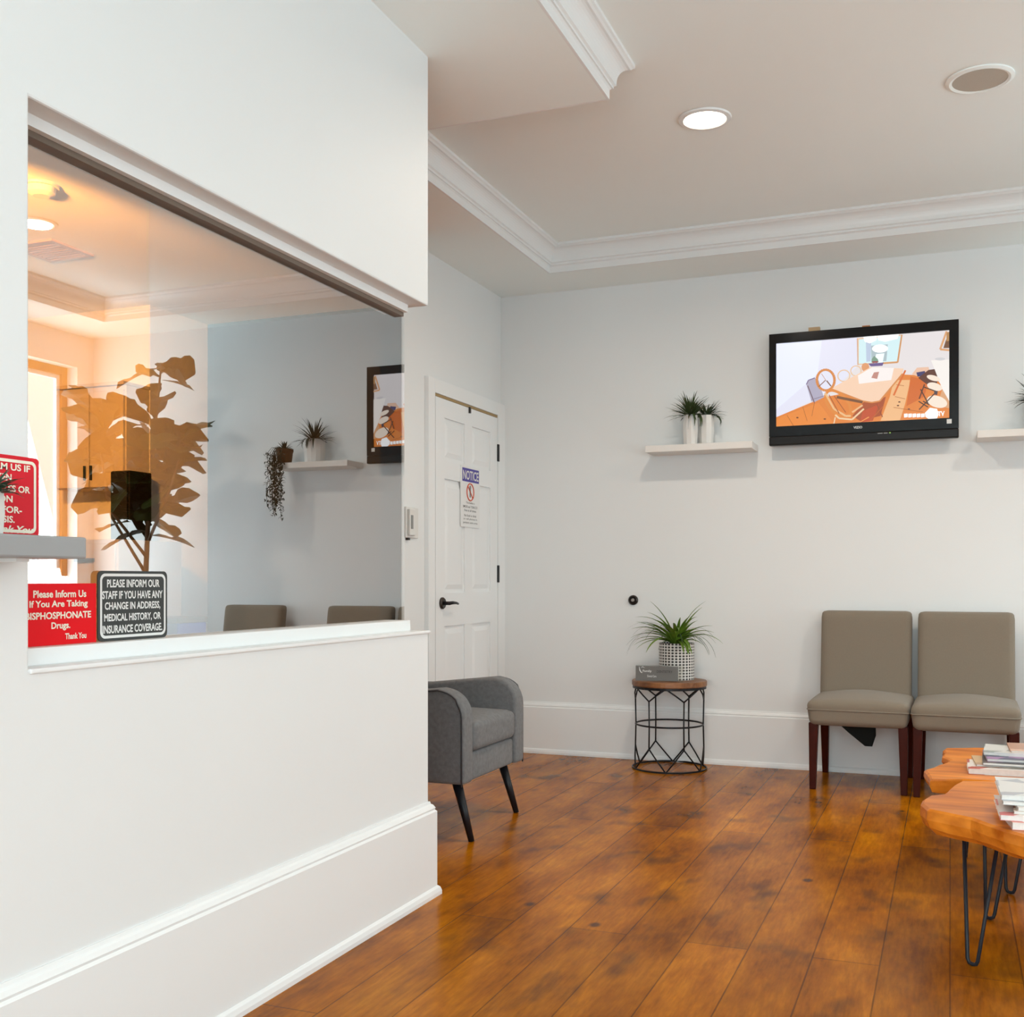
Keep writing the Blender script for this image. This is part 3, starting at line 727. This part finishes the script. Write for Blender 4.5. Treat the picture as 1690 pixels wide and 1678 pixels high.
# ------------------------------------------------------------------ waiting chairs
def waiting_chair():
    t = thing('waiting_chair', 'taupe upholstered armless chair, left of the pair, black cloth hanging under its seat', 'chair')
    def lower(p):
        s = max(0, min(1, (.03-p.z)/.09)); p.x *= 1-.05*s; return p
    shift(rbox(.488, .52, .125, .030, 16, crown=.035, fn=lower), (0, -.235, .385)).build('seat', TAUPE, t, smooth=True)
    m = MB().tube([(-.241, .0, .405), (-.243, -.47, .402), (-.235, -.495, .402), (.235, -.495, .402), (.243, -.47, .402), (.241, 0, .405)], .0035, 6); m.build('seat_seam', TAUPE, t, smooth=True)
    def lean(p): p.y += .075*(p.z+.26)/.5+.035*0; return p
    shift(rbox(.462, .085, .52, .026, 14, fn=lean), (0, -.045, .625)).build('backrest', TAUPE, t, smooth=True)
    for sx in (-1, 1):
        m = MB(); x0, x1 = sorted((sx*.235, sx*.190))
        b0, b1 = sorted((sx*.232, sx*.202))
        v = [(x0, -.48, .335), (x1, -.48, .335), (x1, -.43, .335), (x0, -.43, .335), (b0, -.475, 0), (b1, -.475, 0), (b1, -.44, 0), (b0, -.44, 0)]
        m.add(v, [(0, 1, 2, 3), (4, 5, 6, 7), (0, 1, 5, 4), (1, 2, 6, 5), (2, 3, 7, 6), (3, 0, 4, 7)]); m.build('leg', REDW, t, bevel=.003)
        v = [(x0, -.03, .335), (x1, -.03, .335), (x1, .02, .335), (x0, .02, .335), (b0, .045, 0), (b1, .045, 0), (b1, .08, 0), (b0, .08, 0)]
        m = MB().add(v, [(0, 1, 2, 3), (4, 5, 6, 7), (0, 1, 5, 4), (1, 2, 6, 5), (2, 3, 7, 6), (3, 0, 4, 7)]); m.build('leg', REDW, t, bevel=.003)
    return t
ch = waiting_chair(); ch.location = (-.417, 6.155, 0); ch.rotation_euler = (0, 0, math.radians(-1))
c2 = copy_tree(ch, (.075, 6.125, 0), math.radians(-1), 'taupe upholstered armless chair, right of the pair behind the wooden table')
c3 = copy_tree(ch, (.88, 6.13, 0), math.radians(2), 'taupe chair whose back shows in the glass reflection nearest the fig tree')
m = MB(); m.add([(-.13, -.30, .332), (.07, -.30, .332), (.072, -.30, .26), (.055, -.295, .205), (.02, -.295, .205), (-.06, -.30, .27),
                 (-.13, -.27, .332), (.07, -.27, .332), (.072, -.275, .26), (.055, -.285, .205), (.02, -.285, .205), (-.06, -.275, .27)],
                [(0, 1, 2, 3, 4, 5), (6, 7, 8, 9, 10, 11)]+[(i, (i+1) % 6, (i+1) % 6+6, i+6) for i in range(6)])
m.build('torn_dust_cover', BLACKF, ch)

# ------------------------------------------------------------------ live-edge coffee tables
def slab_table(name, label, outline, ztop, thick, legs, seed, lean):
    random.seed(seed); t = thing(name, label, 'table', (outline[0][0], outline[0][1], 0)); ox, oy = outline[0]
    pts = []
    n = len(outline)
    for i in range(n):
        a = Vector(outline[i]); b = Vector(outline[(i+1) % n]); k = max(1, int((b-a).length/.05))
        for j in range(k):
            q = a.lerp(b, j/k); nn = Vector(((b-a).y, -(b-a).x)).normalized(); w = random.uniform(-.006, .006) if j else 0
            pts.append((q+nn*w-Vector((ox, oy))))
    N = len(pts); cx = sum(p.x for p in pts)/N; cy = sum(p.y for p in pts)/N; v = []
    for s, z in ((.984, ztop), (.997, ztop-.006), (1.0, ztop-thick*.45), (.985, ztop-thick*.8), (.955, ztop-thick)):
        for i, p in enumerate(pts):
            d = Vector((p.x-cx, p.y-cy)); off = (1-s)*.6
            k = 1-off/ max(.2, d.length)
            wz = random.uniform(-.004, .004) if s < .99 else 0
            v.append((cx+d.x*k, cy+d.y*k, z+wz if z != ztop else z))
    f = []
    for r in range(4):
        for i in range(N): f.append((r*N+i, r*N+(i+1) % N, (r+1)*N+(i+1) % N, (r+1)*N+i))
    f.append(tuple(range(N))); f.append(tuple(4*N+i for i in range(N-1, -1, -1)))
    MB().add(v, f).build('slab', SLAB, t)
    zu = ztop-thick+.006
    for (x, y, dx, dy) in legs:
        m = MB(); x -= ox; y -= oy; s = .055; nx, ny = -dy, dx
        # hairpin: two rods meeting in a rounded foot
        foot = [(x+nx*.016, y+ny*.016, .018), (x+nx*.011, y+ny*.011, .008), (x, y, .0055), (x-nx*.011, y-ny*.011, .008), (x-nx*.016, y-ny*.016, .018)]
        tx, ty = x+dx*.05, y+dy*.05
        m.tube([(tx+nx*s, ty+ny*s, zu)]+foot+[(tx-nx*s, ty-ny*s, zu)], .0055, 8)
        m.box(tx-.06, tx+.06, ty-.05, ty+.05, zu-.004, zu)
        m.build('hairpin_leg', HAIR, t, smooth=True)
    return t
slab_table('coffee_table', 'thick live-edge wooden slab table on hairpin legs, nearest the camera at right',
    [(-.079, 3.31), (-.06, 3.235), (-.01, 3.20), (.05, 3.155), (.09, 3.09), (.17, 2.99), (.35, 2.95), (.7, 3.0), (1.05, 2.97), (1.17, 3.2), (1.13, 3.5), (1.0, 3.72), (.7, 3.68), (.45, 3.74), (.25, 3.68), (.17, 3.67), (.15, 3.765), (.03, 3.73), (.0, 3.60), (-.022, 3.48), (-.06, 3.44)],
    .42, .068, [(.057, 3.24, .45, .8), (.115, 3.70, .5, -.8), (1.0, 3.2, -.7, .7), (.98, 3.55, -.7, -.7)], 2, 0)
slab_table('coffee_table', 'lower live-edge wooden table behind the thick slab, in front of the chairs',
    [(-.087, 4.146), (-.064, 3.95), (.034, 4.00), (.227, 3.99), (.6, 3.95), (1.05, 3.97), (1.15, 4.3), (1.1, 4.72), (.6, 4.78), (.13, 4.79), (-.02, 4.72), (-.03, 4.50), (.0, 4.42), (-.02, 4.33)],
    .38, .05, [(.187, 4.03, .5, .8), (.056, 4.49, .6, 0), (1.0, 4.1, -.7, .7), (1.0, 4.6, -.7, -.7)], 7, 0)

# magazines
def magmat(h, h2):
    m = mat('cover_'+h, hexc(h), .3, .5); nt = m.node_tree; L = nt.links; b = nt.nodes['Principled BSDF']
    tc = nt.nodes.new('ShaderNodeTexCoord'); v = nt.nodes.new('ShaderNodeTexVoronoi'); v.inputs['Scale'].default_value = 14; L.new(tc.outputs['Object'], v.inputs['Vector'])
    r = nt.nodes.new('ShaderNodeValToRGB'); r.color_ramp.interpolation = 'CONSTANT'; e = r.color_ramp.elements
    e[0].color = (*hexc(h), 1); e[1].position = .45; e[1].color = (*hexc(h2), 1)
    sp = nt.nodes.new('ShaderNodeSeparateColor'); L.new(v.outputs['Color'], sp.inputs[0]); L.new(sp.outputs[0], r.inputs[0]); L.new(r.outputs[0], b.inputs['Base Color']); return m
def magazine(x, y, z, th, rz, cov, label, grp, w=.275, d=.21):
    t = thing('magazine', label, 'magazine', (x, y, z), rz, grp)
    MB().box(.002, w-.002, .002, d-.002, .0008, th-.0008).build('pages', PAPER, t)
    m = MB(); m.box(0, w, 0, d, th-.0008, th); m.box(0, w, 0, d, 0, .0008); m.build('cover', cov, t)
z = .3805
A = [(.058, 4.11, .020, .01, ('EDE6E0', 'C05040'), 'thick white magazine at the bottom of the rear stack'),
     (.085, 4.16, .007, .06, ('D9B98C', 'C0A080'), 'tan magazine second from the bottom of the rear stack'),
     (.105, 4.15, .009, -.02, ('2A1C1C', '55403C'), 'black magazine in the middle of the rear stack'),
     (.12, 4.18, .010, .05, ('3A3058', 'A070A0'), 'dark violet magazine near the top of the rear stack'),
     (.11, 4.26, .011, -.05, ('D8D8D4', '98A09A'), 'pale grey magazine topmost of the rear stack'),
     (.20, 4.28, .006, .02, ('B98A70', 'D8B098'), 'brown-covered magazine on top of the rear stack at right')]
for a in A:
    magazine(a[0], a[1], z, a[2], a[3], magmat(*a[4]), a[5], 'magazines on the rear table'); z += a[2]+.0002
z = .4205
B = [(.145, 3.04, .020, .10, ('F0E6E0', 'F0A090'), 'white magazine with red print at the bottom of the front stack'),
     (.118, 3.05, .014, .02, ('F2EAE6', 'E08888'), 'white magazine second from the bottom of the front stack'),
     (.150, 3.07, .008, -.04, ('8C2030', 'D8C8B8'), 'dark red magazine in the front stack'),
     (.160, 3.07, .010, .08, ('8C7838', 'D8D0C8'), 'ochre-edged magazine in the front stack'),
     (.125, 3.09, .010, -.03, ('A8A8A8', 'C8C8C8'), 'grey magazine near the top of the front stack'),
     (.122, 3.10, .014, .02, ('E4E4E2', 'B8BAC0'), 'white magazine topmost of the front stack')]
for a in B:
    magazine(a[0], a[1], z, a[2], a[3], magmat(*a[4]), a[5], 'magazines on the front table', .21, .275); z += a[2]+.0002

# ------------------------------------------------------------------ reception ledge shelf and signs
t = thing('corner_shelf', 'grey shelf on the near end of the reception wall, at the left edge', 'shelf', (XP, 1.562, 1.088))
MB().box(0, .165, -.62, 0, 0, .039).build('shelf_board', GREYS, t, bevel=.004)
MB().box(0, .10, -.10, -.07, -.006, 0).build('bracket', TRIM, t)

def flat_sign(name, label, y0, y1, z0, z1, x, base, tm, lines, border=None, bmat=None, th=.003, rad=.01):
    t = thing(name, label, 'sign', (x, y0, z0)); W, H = y1-y0, z1-z0
    m = MB().prism(rrect(W, H, rad), 'x', -th, 0) if rad else MB().box(-th, 0, 0, W, 0, H)
    m.build('panel', base, t)
    if border:
        o, w = border; a = rrect(W-2*o, H-2*o, rad*.9+.004, x=o, y=o); b = rrect(W-2*o-2*w, H-2*o-2*w, rad*.7+.002, x=o+w, y=o+w); n = len(a)
        v = [(.0005, p[0], p[1]) for p in a]+[(.0005, p[0], p[1]) for p in b]
        MB().add(v, [(i, (i+1) % n, (i+1) % n+n, i+n) for i in range(n)]).build('border', bmat or tm, t)
    m = MB()
    for (s, cx, zc, w, h, *r) in lines:
        put_text(m, s, cx*W-w*W/2, zc*H-h*H/2, w*W, h*H, .028, shear=(r[0] if r else 0))
    xform(m, FACEX(.0006, 0, 0)); m.build('lettering', tm, t)
    return t
flat_sign('reception_sign', 'plain red sign with cream lettering at the lower left of the glass', 1.655, 1.853, .9175, 1.043, XG+.010, REDS, CREAM,
    [('Please Inform Us', .485, .83, .73, .12), ('If You Are Taking', .47, .655, .80, .14), ('BISPHOSPHONATE', .47, .48, .90, .115), ('Drugs.', .49, .30, .26, .14), ('Thank You', .70, .13, .30, .10)], rad=0)
flat_sign('reception_sign', 'dark grey sign with white border and letters, right of the plain red sign', 1.858, 2.082, .9175, 1.070, XG+.010, DGREY, SILV,
    [('PLEASE INFORM OUR', .50, .82, .76, .115), ('STAFF IF YOU HAVE ANY', .49, .655, .87, .115), ('CHANGE IN ADDRESS,', .49, .49, .80, .125), ('MEDICAL HISTORY, OR', .49, .325, .82, .125), ('INSURANCE COVERAGE.', .49, .165, .86, .115)], border=(.006, .006), rad=.012)
flat_sign('reception_sign', 'red sign with cream border behind a white pot on the grey shelf', 1.315, 1.551, 1.1275, 1.272, XP+.063, REDS2, CREAM,
    [('PLEASE INFORM US IF', .49, .855, .84, .085), ('YOU HAVE TAKEN', .42, .725, .62, .085), ('BISPHOSPHONATES OR', .49, .59, .84, .085), ('PRESCRIPTION', .46, .46, .56, .085), ('DRUGS FOR-', .58, .33, .50, .085), ('OSTEOPOROSIS.', .46, .21, .60, .085), ('Thank You', .72, .09, .44, .09, .35)], border=(.007, .0055), rad=.008)
small_pot('potted_plant', XP+.118, 1.385, 1.1275, .027, .070, 'white pot with grey-green spiky leaves on the grey shelf at left', 12, mat('grey_green_leaf', (.06, .10, .06), .5, .4, var=.4, vscale=60), 13, .6, tilt=-1.6, n=60, L=.10)

# ------------------------------------------------------------------ fig tree in the far corner (in the glass reflection)
random.seed(11)
FX, FY = 1.31, 5.62
t = thing('fiddle_leaf_fig', 'tall fiddle leaf fig tree in the corner, seen in the glass reflection', 'tree', (FX, FY, 0))
MB().lathe([(0, 0), (.15, 0), (.19, .30), (.20, .36), (.185, .36), (.175, .33), (0, .33)], 28).build('pot', TERRA, t)
MB().lathe([(0, .331), (.176, .331), (.1, .345), (0, .35)], 16).build('soil', SOIL, t)
m = MB().tube([(0, 0, .33), (.01, 0, .7), (.03, .01, 1.1), (0, 0, 1.5), (-.05, 0, 2.0), (-.10, 0, 2.42)], [.02, .018, .017, .014, .010, .005], 8)
br = [((.03, 0, 1.1), (.25, -.05, 1.45), (.38, -.05, 2.08)), ((.0, 0, 1.3), (-.2, -.05, 1.6), (-.27, .0, 1.9)), ((.02, 0, 1.2), (.1, -.25, 1.5), (.12, -.3, 1.9))]
for b in br: m.tube(b, [.011, .009, .005], 7)
m.build('trunk', BARK, t, smooth=True)
def figleaf(m, base, az, el, L, w, roll=0):
    d = Vector((math.cos(az)*math.cos(el), math.sin(az)*math.cos(el), math.sin(el))); side = Vector((-math.sin(az), math.cos(az), 0)); up = d.cross(side)
    q0 = Matrix.Rotation(roll, 3, d); side = q0 @ side; up = q0 @ up
    n = 8; prof = [.05, .22, .50, .60, .62, .82, 1.0, .88, .10]; v = []
    for i in range(n+1):
        s = i/n; q = Vector(base)+d*L*s-Vector((0, 0, 1))*L*.22*s*s; ww = w*prof[i]; wv = ww*.10*math.sin(i*2.1)
        v += [q-side*ww+up*(ww*.2+wv), q, q+side*ww+up*(ww*.2-wv)]
    f = []
    for i in range(n): a = i*3; f += [(a, a+1, a+4, a+3), (a+1, a+2, a+5, a+4)]
    m.add(v, f)
m = MB(); axes = [((.03, .01, 1.3), (-.05, 0, 2.08), 34), ((-.10, 0, 2.28), (-.10, 0, 2.42), 7), ((.1, -.02, 1.42), (.38, -.05, 2.12), 32), ((-.05, 0, 1.45), (-.27, 0, 2.0), 26), ((.05, -.1, 1.4), (.12, -.3, 2.05), 24)]
for a, b, k in axes:
    for i in range(k):
        q = Vector(a).lerp(Vector(b), (i+.5)/k); az = i*2.4+random.uniform(-.3, .3)
        L = random.uniform(.23, .34)*(.85 if a[2] > 2.1 else 1)
        figleaf(m, q, az, random.uniform(-.3, 1.1), L, L*.36, random.uniform(-.9, .9))
m.build('foliage', LEAF3, t)

# ------------------------------------------------------------------ office beyond the glass
aim = Vector((-1.7, 2.4, -.75)).normalized(); LP = Vector((-3.35, 2.75, 2.47))
t = thing('ceiling_spotlight', 'warm spotlight under the office ceiling behind the reception glass', 'ceiling light', (LP.x, LP.y, ZS))
e = bpy.data.materials.new('warm_lamp_glow'); e.use_nodes = True; b = e.node_tree.nodes['Principled BSDF']; b.inputs['Emission Color'].default_value = (1, .55, .2, 1); b.inputs['Emission Strength'].default_value = 6
MB().lathe([(0, -.02), (.06, -.02), (.06, 0), (0, 0)], 24).build('base', BLACKM, t)
MB().tube([(0, 0, -.0205), (0, 0, -.26)], .008, 10).build('stem', BLACKM, t)
hd = MB().tube([Vector((0, 0, -.32))-aim*.09, Vector((0, 0, -.32))+aim*.01], [.05, .058], 20).build('lamp_head', BLACKM, t)
MB().tube([Vector((0, 0, -.32))+aim*.0105, Vector((0, 0, -.32))+aim*.014], .050, 20).build('lens', e, hd)
l = bpy.data.lights.new('office_lamp', 'SPOT'); l.shadow_soft_size = .06; l.energy = 640; l.color = (1, .37, .06); l.spot_size = math.radians(86); l.spot_blend = .3
lo = bpy.data.objects.new('office_lamp', l); C.objects.link(lo); lo.location = LP+aim*.03; lo.rotation_euler = aim.to_track_quat('-Z', 'Y').to_euler()
t = thing('smoke_detector', 'round smoke detector on the orange-lit office ceiling', 'smoke detector', (-3.72, 3.73, ZS))
MB().lathe([(0, -.012), (.075, -.012), (.078, 0), (0, 0)], 28).build('base', THERM, t)
MB().lathe([(0, -.05), (.035, -.05), (.06, -.038), (.062, -.0125), (0, -.0125)], 28).build('cover', THERM, t)
t = thing('ceiling_vent', 'square air vent on the office ceiling behind the glass', 'vent', (-4.40, 4.48, ZS))
m = MB()
m.box(-.15, .15, -.15, -.12, -.012, 0); m.box(-.15, .15, .12, .15, -.012, 0); m.box(-.15, -.12, -.12, .12, -.012, 0); m.box(.12, .15, -.12, .12, -.012, 0); m.build('frame', TAN, t)
m = MB()
for i in range(8): m.box(-.12, .12, -.115+i*.03, -.100+i*.03, -.010, -.001)
m.build('louvre', TAN, t)
t = thing('wall_cabinet', 'cream wall cabinet in the office behind the glass and fig reflection', 'cabinet', (-5.25, 5.40, 1.62))
MB().box(0, .545, 0, .21, 0, .63).build('body', CABW, t, bevel=.003)
for k in (0, 1):
    d = MB().box(.006+k*.27, .266+k*.27, -.018, 0, .006, .60).build('door', CABW, t, bevel=.003)
    MB().box(.235+k*.05, .245+k*.05, -.032, -.0185, .05, .14).build('handle', BLACKM, d)
MB().box(-.01, .55, -.03, .21, .6305, .65).build('cornice', CABW, t)
t = thing('filing_cabinet', 'grey filing cabinet standing in the office under the black computer tower', 'cabinet', (-4.90, 5.03, 0))
MB().box(0, .46, 0, .56, 0, 1.285).build('body', mat('cabinet_grey', (.35, .33, .30), .5), t, bevel=.004)
for k in range(4):
    d = MB().box(.012, .448, -.014, 0, .03+k*.312, .325+k*.312).build('drawer', mat('drawer_grey', (.36, .34, .31), .5), t, bevel=.003)
    MB().box(.16, .30, -.03, -.0145, .22+k*.312, .24+k*.312).build('handle', BLACKM, d)
t = thing('computer_tower', 'black computer tower on the filing cabinet behind the glass', 'computer', (-4.76, 5.33, 1.2855))
MB().box(0, .14, 0, .20, 0, .43).build('case', MATBLK, t, bevel=.006)
MB().box(.006, .134, -.012, 0, .006, .424).build('front_panel', GLOSSBLK, t, bevel=.004)
t = thing('office_desk', 'brown office desk behind the reception glass', 'desk', (-3.75, 3.5, 0))
MB().box(0, 1.15, 0, 1.0, .715, .745).build('desktop', TBLW, t, bevel=.003)
for x in (.03, 1.07):
    for y in (.03, .92): MB().box(x, x+.05, y, y+.05, 0, .7145).build('leg', BLACKM, t)
t = thing('storage_box', 'blue storage box with brown lid on the office desk', 'box', (-3.36, 3.90, .7455))
MB().box(0, .24, 0, .2, 0, .115).build('body', BLUE, t, bevel=.004)
MB().box(-.005, .245, -.005, .205, .1155, .14).build('lid', TERRA, t, bevel=.003)

# ------------------------------------------------------------------ daylight and sky
w = bpy.data.worlds.new('sky'); S.world = w; w.use_nodes = True
nt = w.node_tree; bg = nt.nodes['Background']
tc = nt.nodes.new('ShaderNodeTexCoord'); sx = nt.nodes.new('ShaderNodeSeparateXYZ'); nt.links.new(tc.outputs['Generated'], sx.inputs[0])
r = nt.nodes.new('ShaderNodeValToRGB'); e = r.color_ramp.elements; e[0].position = .42; e[0].color = (.30, .42, .50, 1); e[1].position = .60; e[1].color = (.95, .98, 1, 1)
mr = nt.nodes.new('ShaderNodeMapRange'); mr.inputs[1].default_value = -1; mr.inputs[2].default_value = 1; nt.links.new(sx.outputs[2], mr.inputs[0]); nt.links.new(mr.outputs[0], r.inputs[0])
nt.links.new(r.outputs[0], bg.inputs[0]); bg.inputs[1].default_value = 2.2
def day(loc, rot, sx_, sy_, e_, c=(.93, .96, 1)):
    l = bpy.data.lights.new('window_daylight', 'AREA'); l.shape = 'RECTANGLE'; l.size = sx_; l.size_y = sy_; l.energy = e_; l.color = c
    o = bpy.data.objects.new('window_daylight', l); C.objects.link(o); o.location = loc; o.rotation_euler = rot
    return o
TU = math.radians(18)
RX = (0, PI/2+TU, 0)   # facing -X, tipped up a little
CD = (.79, .955, 1)
day((XR+.26, -.7, 1.20), (0, PI/2, 0), 1.3, 1.8, 36, CD)
day((XR+.26, 1.8, 1.20), (0, PI/2, 0), 1.3, 2.0, 21, CD)
day((XR+.26, 5.48, 1.6), RX, 1.9, 1.26, 60, CD)
day((.35, YF-.28, 1.48), (PI/2+TU, 0, 0), 3.1, 2.05, 165, CD)
# ------------------------------------------------------------------ camera
cam = bpy.data.cameras.new('camera'); co = bpy.data.objects.new('camera', cam); C.objects.link(co)
co.location = (0, 0, 1.05); co.rotation_euler = (PI/2, 0, math.radians(21.73))
cam.sensor_width = 36; cam.sensor_fit = 'HORIZONTAL'; cam.lens = 1814/1690*36; cam.shift_y = 118/1690; cam.clip_start = .02
S.camera = co
S.view_settings.view_transform = 'Standard'; S.view_settings.look = 'None'; S.view_settings.exposure = -0.12; S.view_settings.gamma = 1
